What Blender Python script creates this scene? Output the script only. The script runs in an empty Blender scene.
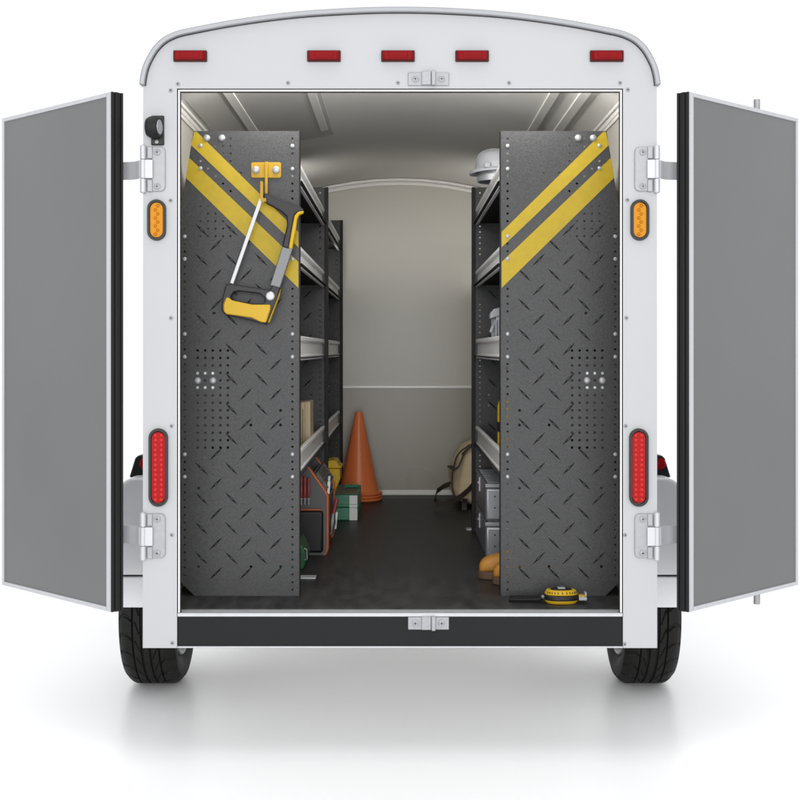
import bpy, bmesh, math, random
from mathutils import Vector, Matrix, noise
import numpy as np
random.seed(7)
S = bpy.context.scene
COL = S.collection
PI = math.pi

# ------------------------------------------------------------------ camera
F = 1286.0; EYE = 1.424; CAMY = -4.5
cd = bpy.data.cameras.new('camera'); cam = bpy.data.objects.new('camera', cd); COL.objects.link(cam)
cam.location = (0, CAMY, EYE); cam.rotation_euler = (PI/2, 0, 0)
cd.sensor_width = 36; cd.lens = F*36/800; cd.shift_y = -50/800
cd.clip_start = 0.05; cd.clip_end = 2000
S.camera = cam

# ------------------------------------------------------------------ world, lamps, exposure
w = bpy.data.worlds.new('World'); S.world = w; w.use_nodes = True
bg = w.node_tree.nodes['Background']
bg.inputs[0].default_value = (1.0, 1.0, 1.0, 1); bg.inputs[1].default_value = 1.12
S.view_settings.view_transform = 'Standard'; S.view_settings.look = 'None'
S.view_settings.exposure = 0; S.view_settings.gamma = 1

def area(name, loc, target, sx, sy, power, col=(1, 1, 1)):
    l = bpy.data.lights.new(name, 'AREA'); l.shape = 'RECTANGLE'; l.size = sx; l.size_y = sy
    l.energy = power; l.color = col
    o = bpy.data.objects.new(name, l); COL.objects.link(o); o.location = loc
    o.rotation_euler = (Vector(target)-Vector(loc)).to_track_quat('-Z', 'Y').to_euler()
    return o
area('studio_softbox', (0, -16, 3.0), (0, 2.5, 1.3), 14, 7, 1600)
area('interior_fill', (0, .14, 2.405), (0, 3.6, 1.5), 1.3, .05, 10.5, (1, .97, .92))  # added fill lamp, unseen behind the header, brightens the cargo space
area('overhead_softbox', (0, -.9, 7.5), (0, -.9, 0), 9, 5, 130)
for s_ in (-1, 1): area('ceiling_fill', (s_*.64, 2.62, 2.262), (s_*.60, 2.80, 2.6), .14, 1.85, 2.1, (1, .97, .92))  # added uplights, unseen behind the end panels, brighten the ceiling

# ------------------------------------------------------------------ helpers
def P(px, py, d):
    return ((px-400)*d/F, EYE-(py-350)*d/F)
def P3(px, py, d):
    return Vector(((px-400)*d/F, d+CAMY, EYE-(py-350)*d/F))

MATS = {}
def mat(name, c, rough=.5, metal=0., bump=None, var=None, coat=0., spec=.5, aniso=None, trans=0.):
    m = bpy.data.materials.new(name); m.use_nodes = True
    nt = m.node_tree; b = nt.nodes['Principled BSDF']
    b.inputs['Base Color'].default_value = (*c, 1); b.inputs['Roughness'].default_value = rough
    b.inputs['Metallic'].default_value = metal; b.inputs['Coat Weight'].default_value = coat
    b.inputs['Coat Roughness'].default_value = .08
    b.inputs['Specular IOR Level'].default_value = spec
    tc = nt.nodes.new('ShaderNodeTexCoord')
    if var:                        # (scale, amount, stretch)
        sc, am, st = var
        mp = nt.nodes.new('ShaderNodeMapping'); mp.inputs['Scale'].default_value = st
        nt.links.new(tc.outputs['Object'], mp.inputs[0])
        n = nt.nodes.new('ShaderNodeTexNoise'); n.inputs['Scale'].default_value = sc; n.inputs['Detail'].default_value = 6
        nt.links.new(mp.outputs[0], n.inputs['Vector'])
        r = nt.nodes.new('ShaderNodeValToRGB')
        r.color_ramp.elements[0].position = .3; r.color_ramp.elements[1].position = .7
        r.color_ramp.elements[0].color = (*[x*(1-am) for x in c], 1)
        r.color_ramp.elements[1].color = (*[min(1, x*(1+am)) for x in c], 1)
        nt.links.new(n.outputs[0], r.inputs[0]); nt.links.new(r.outputs[0], b.inputs['Base Color'])
        mr = nt.nodes.new('ShaderNodeMapRange'); mr.inputs[3].default_value = max(.02, rough-.1); mr.inputs[4].default_value = min(1, rough+.1)
        nt.links.new(n.outputs[0], mr.inputs[0]); nt.links.new(mr.outputs[0], b.inputs['Roughness'])
    if bump:                       # (scale, strength, distance)
        n2 = nt.nodes.new('ShaderNodeTexNoise'); n2.inputs['Scale'].default_value = bump[0]; n2.inputs['Detail'].default_value = 3
        nt.links.new(tc.outputs['Object'], n2.inputs['Vector'])
        bp = nt.nodes.new('ShaderNodeBump'); bp.inputs['Strength'].default_value = bump[1]; bp.inputs['Distance'].default_value = bump[2]
        nt.links.new(n2.outputs[0], bp.inputs['Height']); nt.links.new(bp.outputs[0], b.inputs['Normal'])
    return m

M = dict(
    white=mat('white_paint', (.40, .407, .42), .5, var=(1.3, .025, (1, 1, 1)), spec=.35),
    litwhite=mat('white_paint_lightened', (.74, .75, .765), .3, coat=.2),  # trailer white, lightened to offset the doors' shade on the fenders
    lipalu=mat('satin_aluminium', (.84, .845, .85), .36, .15, var=(30, .05, (1, .05, 1))),
    ceilgrey=mat('ceiling_sheet_grey', (.56, .55, .53), .6, spec=.15),
    lowwall=mat('lower_wall_lining', (.34, .315, .265), .3, var=(.8, .05, (1, 1, 1))),
    alu=mat('aluminium', (.46, .47, .49), .45, .25, var=(30, .05, (1, 1, .05)), spec=.35),
    trim=mat('roof_trim', (.26, .268, .28), .42, .5, var=(20, .04, (1, 1, 1))),
    steel=mat('zinc_steel', (.30, .305, .32), .45, .25, var=(60, .08, (1, 1, 1)), bump=(300, .08, .001), spec=.4),
    chrome=mat('satin_steel', (.34, .345, .36), .38, .4, spec=.4),
    dark_gap=mat('black_sealant_and_shadow_gap', (.012, .012, .013), .7),
    rubber=mat('black_rubber', (.007, .007, .0075), .5, bump=(120, .1, .001), spec=.3),
    tyre=mat('tyre_rubber', (.007, .0066, .006), .62, var=(9, .25, (1, 1, 1)), bump=(250, .2, .001), spec=.25),
    rim=mat('rim_paint', (.25, .26, .28), .4, .5),
    doorpanel=mat('grey_door_lining', (.116, .1215, .126), .36, var=(.45, .16, (1, 1, 1)), bump=(500, .03, .0005), spec=.4),
    inwall=mat('interior_wall', (.54, .52, .465), .3, var=(.8, .05, (1, 1, 1))),
    ceil=mat('interior_ceiling', (.80, .79, .755), .6, spec=.15),
    trimwhite=mat('interior_white_trim', (.90, .89, .86), .25, coat=.2),
    floor=mat('rubber_floor', (.030, .0298, .0300), .5, var=(22, .55, (1, .25, 1)), bump=(60, .35, .003), spec=.3),
    beam=mat('charcoal_beam', (.0085, .0095, .011), .55, var=(3, .08, (1, 1, 1)), bump=(300, .05, .001), spec=.18),
    powder=mat('charcoal_powder_coat', (.031, .0315, .033), .42, var=(230, .5, (1, 1, 1)), bump=(420, .65, .0016), spec=.4),
    mark=mat('black_tread_mark', (.004, .004, .0045), .6, spec=.15),
    edge=mat('black_sheet_edge', (.007, .007, .0075), .55, bump=(300, .2, .001), spec=.25),
    yellow=mat('yellow_paint', (.36, .258, .015), .5, bump=(420, .2, .0008), var=(40, .06, (1, 1, 1)), spec=.22),
    yplastic=mat('yellow_plastic', (.48, .30, .010), .42, bump=(300, .05, .0006), spec=.25),
    hookyellow=mat('yellow_hook_paint', (.36, .215, .008), .45, bump=(300, .1, .0006), spec=.25),
    black=mat('black_plastic', (.010, .010, .011), .42, bump=(350, .12, .0006), spec=.3),
    grey=mat('dark_grey_paint', (.11, .115, .12), .38, .3),
    redlens=mat('red_lens', (.31, .006, .007), .25, spec=.08),
    redled=mat('red_lens_cell', (.44, .018, .016), .25, spec=.12),
    redmark=mat('dark_red_lens', (.19, .004, .006), .25, spec=.05),
    redhousing=mat('dark_red_housing', (.05, .004, .005), .35, spec=.15),
    amber=mat('amber_lens', (.52, .21, .010), .3, spec=.08),
    amberled=mat('amber_lens_cell', (.42, .14, .005), .3, spec=.12),
    orange=mat('cone_orange', (.84, .21, .065), .36, var=(4, .06, (1, 1, 1)), bump=(90, .03, .001)),
    otrim=mat('orange_trim', (.40, .10, .03), .45),
    toolgrey=mat('tote_grey', (.075, .078, .082), .5, bump=(280, .15, .001)),
    green=mat('green_plastic', (.035, .20, .115), .38, var=(8, .08, (1, 1, 1)), bump=(250, .05, .0006)),
    dgreen=mat('dark_green_plastic', (.008, .085, .03), .3),
    olive=mat('brown_lid_plate', (.16, .14, .09), .5),
    label=mat('white_label', (.72, .72, .70), .45),
    wood=mat('book_beige', (.42, .34, .22), .6, var=(12, .08, (6, 1, .3))),
    bookgreen=mat('book_green', (.10, .15, .03), .55),
    case=mat('grey_metal_case', (.30, .31, .33), .34, .55, var=(6, .06, (1, 1, 1))),
    hat=mat('grey_helmet', (.25, .257, .28), .4, spec=.3),
    canvas=mat('tan_canvas', (.80, .65, .42), .85, var=(14, .12, (1, 1, 1)), bump=(160, .35, .0015)),
    strap=mat('brown_webbing', (.055, .043, .034), .75, bump=(260, .4, .001)),
    leather=mat('tan_leather', (.48, .22, .035), .6, var=(16, .12, (1, 1, 1)), bump=(140, .2, .001)),
    sole=mat('brown_sole', (.10, .055, .03), .7),
    redgrip=mat('red_grip', (.26, .035, .035), .4),
)

def tag(o, label=None, cat=None, group=None, kind=None):
    if label: o['label'] = label
    if cat: o['category'] = cat
    if group: o['group'] = group
    if kind: o['kind'] = kind
    return o

WORG = {}                                     # world origin of every object built
def empty(name, loc, label, cat, group=None):
    o = bpy.data.objects.new(name, None); COL.objects.link(o); o.location = loc; o.empty_display_size = .1
    WORG[o.name] = Vector(loc)
    return tag(o, label, cat, group)

class MB:
    def __init__(s): s.bm = bmesh.new()
    def mesh_add(s, verts, faces, mi=0, smooth=True):
        vs = [s.bm.verts.new(v) for v in verts]
        for f in faces:
            try:
                fc = s.bm.faces.new([vs[i] for i in f]); fc.material_index = mi; fc.smooth = smooth
            except ValueError: pass
        return vs
    def box(s, x0, x1, y0, y1, z0, z1, mi=0, rot=None):
        x0, x1 = sorted((x0, x1)); y0, y1 = sorted((y0, y1)); z0, z1 = sorted((z0, z1))
        v = [Vector(p) for p in ((x0,y0,z0),(x1,y0,z0),(x1,y1,z0),(x0,y1,z0),(x0,y0,z1),(x1,y0,z1),(x1,y1,z1),(x0,y1,z1))]
        if rot is not None:
            c = Vector(((x0+x1)/2, (y0+y1)/2, (z0+z1)/2)); v = [rot @ (p-c)+c for p in v]
        return s.mesh_add(v, [(0,3,2,1),(4,5,6,7),(0,1,5,4),(1,2,6,5),(2,3,7,6),(3,0,4,7)], mi)
    def prism(s, pts, a0, a1, axis='y', mi=0, taper=1.0):
        """2-D polygon extruded along an axis. axis y: pts=(x,z); axis x: pts=(y,z); axis z: pts=(x,y)."""
        def m(p, a):
            return {'y': (p[0], a, p[1]), 'x': (a, p[0], p[1]), 'z': (p[0], p[1], a)}[axis]
        cx = sum(p[0] for p in pts)/len(pts); cy = sum(p[1] for p in pts)/len(pts)
        n = len(pts)
        v = [m(((p[0]-cx)*taper+cx, (p[1]-cy)*taper+cy), a0) for p in pts]+[m(p, a1) for p in pts]
        f = [tuple(range(n)), tuple(range(2*n-1, n-1, -1))]+[(i, i+n, (i+1) % n+n, (i+1) % n) for i in range(n)]
        return s.mesh_add(v, f, mi)
    def strip(s, a, b, y0, y1, mi=0):
        """ring section between two open (x,z) polylines a and b, extruded in y"""
        n = len(a); V = [(p[0], y, p[1]) for y in (y0, y1) for q in (a, b) for p in q]
        A0, B0, A1, B1 = 0, n, 2*n, 3*n; f = []
        for i in range(n-1):
            f += [(A0+i, A0+i+1, B0+i+1, B0+i), (A1+i, B1+i, B1+i+1, A1+i+1), (A0+i, A1+i, A1+i+1, A0+i+1), (B0+i, B0+i+1, B1+i+1, B1+i)]
        f += [(A0, B0, B1, A1), (A0+n-1, A1+n-1, B1+n-1, B0+n-1)]
        s.mesh_add(V, f, mi)
    def cyl(s, p0, p1, r0, r1=None, seg=20, mi=0, cap=True):
        p0 = Vector(p0); p1 = Vector(p1); r1 = r0 if r1 is None else r1
        z = (p1-p0).normalized(); x = z.orthogonal().normalized(); y = z.cross(x)
        v = []
        for p, r in ((p0, r0), (p1, r1)):
            for i in range(seg):
                a = 2*PI*i/seg; v.append(p+x*(r*math.cos(a))+y*(r*math.sin(a)))
        f = [(i, (i+1) % seg, seg+(i+1) % seg, seg+i) for i in range(seg)]
        if cap: f += [tuple(reversed(range(seg))), tuple(range(seg, 2*seg))]
        s.mesh_add(v, f, mi)
    def lathe(s, prof, c, axis='z', seg=48, mi=0, close=True):
        """prof: list of (r, h) about axis through c"""
        v = []; n = len(prof); c = Vector(c)
        for i in range(seg):
            a = 2*PI*i/seg; ca, sa = math.cos(a), math.sin(a)
            for r, h in prof:
                v.append(c+Vector({'z': (r*ca, r*sa, h), 'y': (r*ca, h, r*sa), 'x': (h, r*ca, r*sa)}[axis]))
        f = []
        for i in range(seg):
            j = (i+1) % seg
            for k in range(n-1): f.append((i*n+k, j*n+k, j*n+k+1, i*n+k+1))
        vs = s.mesh_add(v, f, mi)
        bmesh.ops.remove_doubles(s.bm, verts=vs, dist=1e-6)
    def ribbon(s, pts, wdir, wd, th, mi=0):
        """flat band of width wd (along wdir) and thickness th following pts"""
        n = len(pts); pts = [Vector(p) for p in pts]; v = []
        for i, p in enumerate(pts):
            t = (pts[min(i+1, n-1)]-pts[max(i-1, 0)]).normalized()
            wv = Vector(wdir if not callable(wdir) else wdir(i/(n-1)))
            wv = (wv-t*wv.dot(t)).normalized(); nv = t.cross(wv)
            for a, b in ((-1, -1), (1, -1), (1, 1), (-1, 1)): v.append(p+wv*(a*wd/2)+nv*(b*th/2))
        f = [(0, 1, 2, 3), tuple(4*(n-1)+k for k in (3, 2, 1, 0))]
        for i in range(n-1):
            for k in range(4): f.append((4*i+k, 4*i+(k+1) % 4, 4*i+4+(k+1) % 4, 4*i+4+k))
        s.mesh_add(v, f, mi)
    def tube(s, pts, r, seg=8, mi=0):
        pts = [Vector(p) for p in pts]; n = len(pts); v = []
        up = None
        for i, p in enumerate(pts):
            t = (pts[min(i+1, n-1)]-pts[max(i-1, 0)]).normalized()
            up = t.orthogonal().normalized() if up is None else (up-t*up.dot(t)).normalized()
            q = t.cross(up); rr = r(i/(n-1)) if callable(r) else r
            for k in range(seg):
                a = 2*PI*k/seg; v.append(p+up*(rr*math.cos(a))+q*(rr*math.sin(a)))
        f = [tuple(reversed(range(seg))), tuple(range((n-1)*seg, n*seg))]
        for i in range(n-1):
            for k in range(seg): f.append((i*seg+k, i*seg+(k+1) % seg, (i+1)*seg+(k+1) % seg, (i+1)*seg+k))
        s.mesh_add(v, f, mi)
    def plate(s, outline, holes, y, t, mi=0):
        """real sheet with real holes: (x,z) outline and hole polygons, thickness t around y"""
        cu = bpy.data.curves.new('tmp', 'CURVE'); cu.dimensions = '2D'; cu.fill_mode = 'BOTH'; cu.extrude = t/2
        for poly in [outline]+holes:
            sp = cu.splines.new('POLY'); sp.points.add(len(poly)-1); sp.use_cyclic_u = True
            for k, (a, b) in enumerate(poly): sp.points[k].co = (a, b, 0, 1)
        o = bpy.data.objects.new('tmp', cu); COL.objects.link(o)
        dg = bpy.context.evaluated_depsgraph_get()
        me = bpy.data.meshes.new_from_object(o.evaluated_get(dg))
        v = [(p.co.x, y+p.co.z, p.co.y) for p in me.vertices]; f = [tuple(q.vertices) for q in me.polygons]
        vs = s.mesh_add(v, f, mi, False)
        bmesh.ops.remove_doubles(s.bm, verts=vs, dist=1e-6)
        bpy.data.objects.remove(o); bpy.data.curves.remove(cu); bpy.data.meshes.remove(me)
    def build(s, name, mats, parent=None, origin=None, bevel=0, segs=2, angle=35, recalc=True, sub=0):
        bm = s.bm
        if recalc: bmesh.ops.recalc_face_normals(bm, faces=bm.faces)
        if origin is None:
            if parent is not None: origin = WORG[parent.name]
            else:
                xs = [v.co for v in bm.verts]
                origin = ((min(p.x for p in xs)+max(p.x for p in xs))/2, (min(p.y for p in xs)+max(p.y for p in xs))/2, min(p.z for p in xs))
        origin = Vector(origin)
        bmesh.ops.translate(bm, verts=bm.verts, vec=-origin)
        me = bpy.data.meshes.new(name); bm.to_mesh(me); bm.free()
        for p in me.polygons: p.use_smooth = True
        me.set_sharp_from_angle(angle=math.radians(angle))
        for m in (mats if isinstance(mats, (list, tuple)) else [mats]): me.materials.append(m)
        o = bpy.data.objects.new(name, me); COL.objects.link(o)
        WORG[o.name] = origin
        if parent is not None: o.parent = parent; o.location = origin-WORG[parent.name]
        else: o.location = origin
        if sub:
            md = o.modifiers.new('subdivision', 'SUBSURF'); md.levels = md.render_levels = sub
        if bevel:
            md = o.modifiers.new('bevel', 'BEVEL'); md.width = bevel; md.segments = segs; md.limit_method = 'ANGLE'; md.angle_limit = math.radians(40)
            md.harden_normals = False
        return o

def dup(o, worg, parent=None, rot=None):
    """copy of one object (and its children) with its origin at the world point worg"""
    c = o.copy(); COL.objects.link(c)
    p = parent if parent is not None else o.parent
    c.parent = p; worg = Vector(worg)
    c.location = worg-(WORG[p.name] if p else Vector((0, 0, 0)))
    WORG[c.name] = worg
    if rot is not None: c.rotation_euler = rot
    for ch in o.children:
        k = ch.copy(); COL.objects.link(k); k.parent = c; WORG[k.name] = worg+ch.location
    return c

def circ(x, z, r, n=12, ph=.13):
    return [(x+r*math.cos(2*PI*i/n+ph), z+r*math.sin(2*PI*i/n+ph)) for i in range(n)]
def stadium(cx, cz, wd, ht, n=14):
    r = wd/2; h = ht/2-r
    return [(cx+r*math.cos(PI*i/n), cz+h+r*math.sin(PI*i/n)) for i in range(n+1)]+[(cx-r*math.cos(PI*i/n), cz-h-r*math.sin(PI*i/n)) for i in range(n+1)]
def rrect(x0, x1, z0, z1, r, n=6, corners=(1, 1, 1, 1)):
    out = []
    for (cx, cz, a0, k) in ((x1-r, z1-r, 0, 0), (x0+r, z1-r, 90, 1), (x0+r, z0+r, 180, 2), (x1-r, z0+r, 270, 3)):
        if corners[k]: out += [(cx+r*math.cos(math.radians(a0+90*i/n)), cz+r*math.sin(math.radians(a0+90*i/n))) for i in range(n+1)]
        else: out.append(((x1, z1), (x0, z1), (x0, z0), (x1, z0))[k])
    return out

# ------------------------------------------------------------------ ground
g = MB(); g.mesh_add([(-600, -600, 0), (600, -600, 0), (600, 600, 0), (-600, 600, 0)], [(0, 1, 2, 3)])
mg = mat('white_studio_floor', (.945, .952, .965), .33, spec=.42)
tag(g.build('ground', mg, origin=(0, 0, 0)), kind='structure')

# ------------------------------------------------------------------ trailer
TR = empty('cargo_trailer', (0, 1.04, 0), 'white enclosed cargo trailer seen from behind with both rear doors swung wide open', 'trailer')
YB = 3.63                                     # inner face of the front wall
ZF = .507                                     # cargo floor
def px0(px, py): return P(px, py, 4.5)
# roof outline, right half from the centre down (pixel coordinates, mirrored)
half = [(400, 7.6), (430, 8), (465, 9.6), (500, 12), (535, 16), (569, 21), (592, 25.2), (608, 28.4), (620, 31), (629.5, 34.5), (638, 39.5), (646, 47.5), (652, 57), (656.5, 67), (659, 77), (660, 85.5)]
def smooth(p, n=4):
    out = []
    for i in range(len(p)-1):
        a, b_, c, d = Vector(p[max(i-1, 0)]), Vector(p[i]), Vector(p[i+1]), Vector(p[min(i+2, len(p)-1)])
        if i == 0: a = Vector((-c.x+2*b_.x, c.y))
        for k in range(n):
            t = k/n; q = .5*((2*b_)+(c-a)*t+(2*a-5*b_+4*c-d)*t*t+(3*b_-a-3*c+d)*t**3); out.append((q.x, q.y))
    return out+[tuple(p[-1])]
HO = smooth([px0(*p) for p in half])                  # outer edge of the trim
def offs(poly, d):
    out = []
    for i, p in enumerate(poly):
        a = Vector(poly[max(i-1, 0)]); b = Vector(poly[min(i+1, len(poly)-1)]); t = (b-a).normalized()
        n = Vector((-t.y, t.x)) * -1
        if i == 0: n = Vector((0, -1))
        out.append((p[0]+n.x*d, p[1]+n.y*d))
    return out
def full(h): return [(-x, z) for x, z in reversed(h[1:])]+list(h)
HT = offs(HO, .0195)                          # inner edge of the trim
HB = offs(HO, .011)
b = MB(); b.strip(full(HO), full(HT), -.018, .03); b.build('roof_trim', M['trim'], TR, bevel=.004)
b = MB(); b.strip(full(offs(HO, .0185)), full(offs(HO, .0215)), -.004, .005); b.build('trim_shadow_line', M['dark_gap'], TR)  # black strip drawn for the shadow gap inside the trim
ztop = px0(0, 88.5)[1]; XO = .9; XI = .7805
body = full(HB); body = [(max(-XO, min(XO, x)), z) for x, z in body]
# rear frame: header and both posts are one sheet with the opening cut out
zb = px0(0, 648)[1]
hd = MB(); hd.plate(body+[(XO, zb), (XI, zb), (XI, ztop), (-XI, ztop), (-XI, zb), (-XO, zb)], [], .03, .06)
hd.build('rear_frame', M['white'], TR, bevel=.002)
# opening trim: black seal then bright lip
b = MB()
zs = px0(0, 616.5)[1]
for s in (-1, 1): b.box(s*(XI-.001), s*(XI-.0045), .004, .05, zs+.003, ztop-.001)
b.box(-XI+.001, XI-.001, .004, .05, ztop-.0045, ztop-.001)
b.build('door_seal', M['dark_gap'], TR)
b = MB()
for s in (-1, 1): b.box(s*(XI-.0048), s*(XI-.0100), -.002, .014, zs+.014, ztop-.0105)
b.box(-XI+.0048, XI-.0048, -.002, .014, ztop-.0102, ztop-.0048)
b.build('opening_trim', M['trimwhite'], TR, bevel=.001)
b = MB()
for s in (-1, 1): b.box(s*(XI-.0102), s*(XI-.0128), .002, .013, zs+.014, ztop-.0142)
b.box(-XI+.0102, XI-.0102, .002, .013, ztop-.0130, ztop-.0104)
b.build('inner_seal', M['dark_gap'], TR)
b = MB(); b.box(-XI+.002, XI-.002, -.004, .06, zs, zs+.0125); b.build('threshold_plate', M['alu'], TR, bevel=.002)
b = MB(); b.box(-XI+.001, XI-.001, .004, .12, zb+.004, zs-.001); b.box(-XI+.001, XI-.001, -.002, .004, zb, zb+.006, 1)
b.build('rear_beam', [M['beam'], M['alu']], TR, bevel=.002)
# walls, roof, floor
for s in (-1, 1):
    b = MB(); b.box(s*.84, s*.8985, .0605, YB+.06, .42, 2.343); b.build('side_wall', [M['inwall']], TR)
    b = MB(); b.box(s*.899, s*.9, .0605, YB+.06, .42, 2.353); b.build('side_skin', M['white'], TR)
ceil_h = [(0, 2.51), (.15, 2.505), (.3, 2.489), (.45, 2.463), (.556, 2.44), (.66, 2.413), (.74, 2.388), (.80, 2.364), (.84, 2.3435)]
b = MB(); b.strip(full([(x, z+.012) for x, z in ceil_h]), full(ceil_h), .046, YB+.02); b.build('ceiling', M['ceil'], TR)
def cz_(x):
    x = abs(x)
    for (xa, za), (xb, zb2) in zip(ceil_h, ceil_h[1:]):
        if xa <= x <= xb: return za+(zb2-za)*(x-xa)/(xb-xa)
def cstrip(x0, x1, t, y0, y1, name, m, n=10):
    xs = [x0+(x1-x0)*k/n for k in range(n+1)]
    b = MB(); b.strip([(x, cz_(x)-.0008) for x in xs], [(x, cz_(x)-t) for x in xs], y0, y1); b.build(name, M[m], TR)
cstrip(-.80, -.325, .006, .08, 1.80, 'ceiling_sheet', 'ceilgrey')  # thin sheet, a darker grey than the ceiling around it
for x in (-.655, -.360): cstrip(x-.016, x+.016, .012, .09, 1.62, 'ceiling_streak', 'ceil', 3)  # raised pale strips stand in for bright reflection streaks
for x in (.60, .70): cstrip(x-.016, x+.016, .010, .09, 3.4, 'ceiling_streak', 'ceil', 3)  # more strips standing in for reflection streaks, right side
rf = full(offs(HO, .012)); rf = [(max(-.8995, min(.8995, x)), z) for x, z in rf]
rin = full(offs(HO, .03)); rin = [(max(-.88, min(.88, x)), z) for x, z in rin]
b = MB(); b.strip(rf, rin, .0455, YB+.07); b.build('roof', M['white'], TR)
b = MB(); b.prism([(-.8399, .42), (.8399, .42), (.8399, 2.3434)]+[(x, z-.0002) for x, z in reversed(full(ceil_h))][1:-1]+[(-.8399, 2.3434)], YB, YB+.05); b.build('front_wall', M['inwall'], TR)
b = MB(); b.box(-.8395, .8395, .061, YB-.001, .44, ZF); b.build('cargo_floor', M['floor'], TR)
b = MB(); b.box(-.86, .86, .13, YB+.05, .40, .439); b.build('chassis', M['trimwhite'], TR)
# interior trims
for s in (-1, 1):
    b = MB()
    b.box(s*.8395, s*.826, .062, YB-.02, 2.326, 2.342); b.box(s*.8395, s*.832, .062, YB-.02, 2.312, 2.3255)
    b.tube([(s*.825, .07, 2.353), (s*.825, YB-.02, 2.353)], .007)
    b.build('cove_trim', M['trimwhite'], TR, bevel=.002)
b = MB()
up = full([(x*.99, z-.003) for x, z in ceil_h])
lo = full([(x*.99, z-.022) for x, z in ceil_h]); lo2 = full([(x*.985, z-.048) for x, z in ceil_h])
b.strip(up, full([(x*.99, z-.020) for x, z in ceil_h]), YB-.030, YB-.001)
b.strip(full([(x*.99, z-.0205) for x, z in ceil_h]), full([(x*.987, z-.028) for x, z in ceil_h]), YB-.012, YB-.001)
b.strip(full([(x*.987, z-.0285) for x, z in ceil_h]), full([(x*.985, z-.046) for x, z in ceil_h]), YB-.026, YB-.001)
b.build('arch_trim', M['trimwhite'], TR, bevel=.002)
z1 = P(0, 387, 8.12)[1]
b = MB(); b.box(-.838, .838, YB-.004, YB-.0005, ZF+.0345, z1-.0095); b.build('lower_wall_panel', M['lowwall'], TR)
b = MB(); b.box(-.838, .838, YB-.008, YB-.0005, z1-.009, z1+.009); b.build('wall_joint_strip', M['trimwhite'], TR, bevel=.003)
b = MB(); b.box(-.838, .838, YB-.014, YB-.0005, ZF+.0005, ZF+.034); b.build('base_trim', M['trimwhite'], TR, bevel=.004)

# screws of the rear frame
sb = MB(); x, z = px0(178, 84)
sb.lathe([(0, -.0045), (.0035, -.0042), (.006, -.0028), (.0072, .0002)], (x, 0, z), 'y', 20)
sb.box(x-.0038, x+.0038, -.0052, -.0042, z-.0008, z+.0008, 1); sb.box(x-.0008, x+.0008, -.0053, -.0041, z-.0038, z+.0038, 1)
scr = sb.build('screw', [M['steel'], M['dark_gap']], TR, origin=(x, 0, z))
for q in [(288, 83), (398, 83), (509, 83), (620, 83), (170.7, 90.5), (170.7, 200.5), (171, 318), (171.7, 426), (171.9, 535), (172.4, 643), (627.8, 89.8), (627.3, 200), (626.3, 318), (625.6, 426), (625, 535), (624.6, 644)]:
    xx, zz = px0(*q); dup(scr, (xx, 0, zz))

# marker lights on the header
def marker(px, py):
    x, z = px0(px, py)
    h = MB(); h.prism(rrect(x-.0585, x+.0585, z-.0195, z+.0195, .003, 3), -.012, .001)
    o = h.build('marker_light', M['redhousing'], TR, origin=(x, 0, z), bevel=.002)
    l = MB()
    l.prism(rrect(x-.054, x+.054, z-.0155, z+.0165, .004, 3), -.026, -.0115, taper=.86)
    l.prism(rrect(x-.034, x+.034, z-.010, z+.011, .003, 3), -.0275, -.0255, mi=1, taper=.95)
    for k in (-1, 1): l.box(x+k*.012-.007, x+k*.012+.007, -.0282, -.0272, z-.004, z+.0045)
    l.build('lens', [M['redmark'], M['redmark']], o, bevel=.002)
    return o
mk = marker(190.5, 56.5)
for px in (324, 398, 472, 606.5):
    x, z = px0(px, 56.5); dup(mk, (x, 0, z))

# oval lamps
def oval(name, px, py, wp, hp, lensm, cellm, rows, cols):
    x, z = px0(px, py); wd = wp*.0035; ht = hp*.0035
    h = MB(); h.plate(stadium(x, z, wd, ht), [stadium(x, z, wd-.018, ht-.018)], -.006, .016)
    o = h.build(name, M['black'], TR, origin=(x, 0, z), bevel=.003)
    l = MB(); iw, ih = wd-.0185, ht-.0185
    l.prism(stadium(x, z, iw, ih), -.009, .001, taper=.97)
    pitch_z = (ih-.012)/rows; pitch_x = (iw-.006)/cols
    for r in range(rows):
        for c in range(cols):
            cx = x+(c-(cols-1)/2)*pitch_x; cz = z+(r-(rows-1)/2)*pitch_z
            if abs(cz-z) > ih/2-iw/2 and math.hypot(cx-x, abs(cz-z)-(ih/2-iw/2)) > iw/2-.006: continue
            if cols == 1:
                k = 1 if r % 2 else -1
                l.lathe([(0, -.0125), (.004, -.012), (.0068, -.0088)], (cx+k*.004, 0, cz), 'y', 10, 1)
            else:
                l.lathe([(0, -.0128), (.0055, -.0115), (min(pitch_x, pitch_z)*.46, -.0088)], (cx, 0, cz), 'y', 8, 1)
    l.build('lens', [lensm, cellm], o, bevel=0)
for px in (157, 639.5): oval('turn_signal', px, 220.2, 18.4, 41, M['amber'], M['amberled'], 8, 1)
for px in (158.7, 638.5): oval('tail_light', px, 467.3, 19, 78, M['redlens'], M['redled'], 14, 2)

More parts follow.
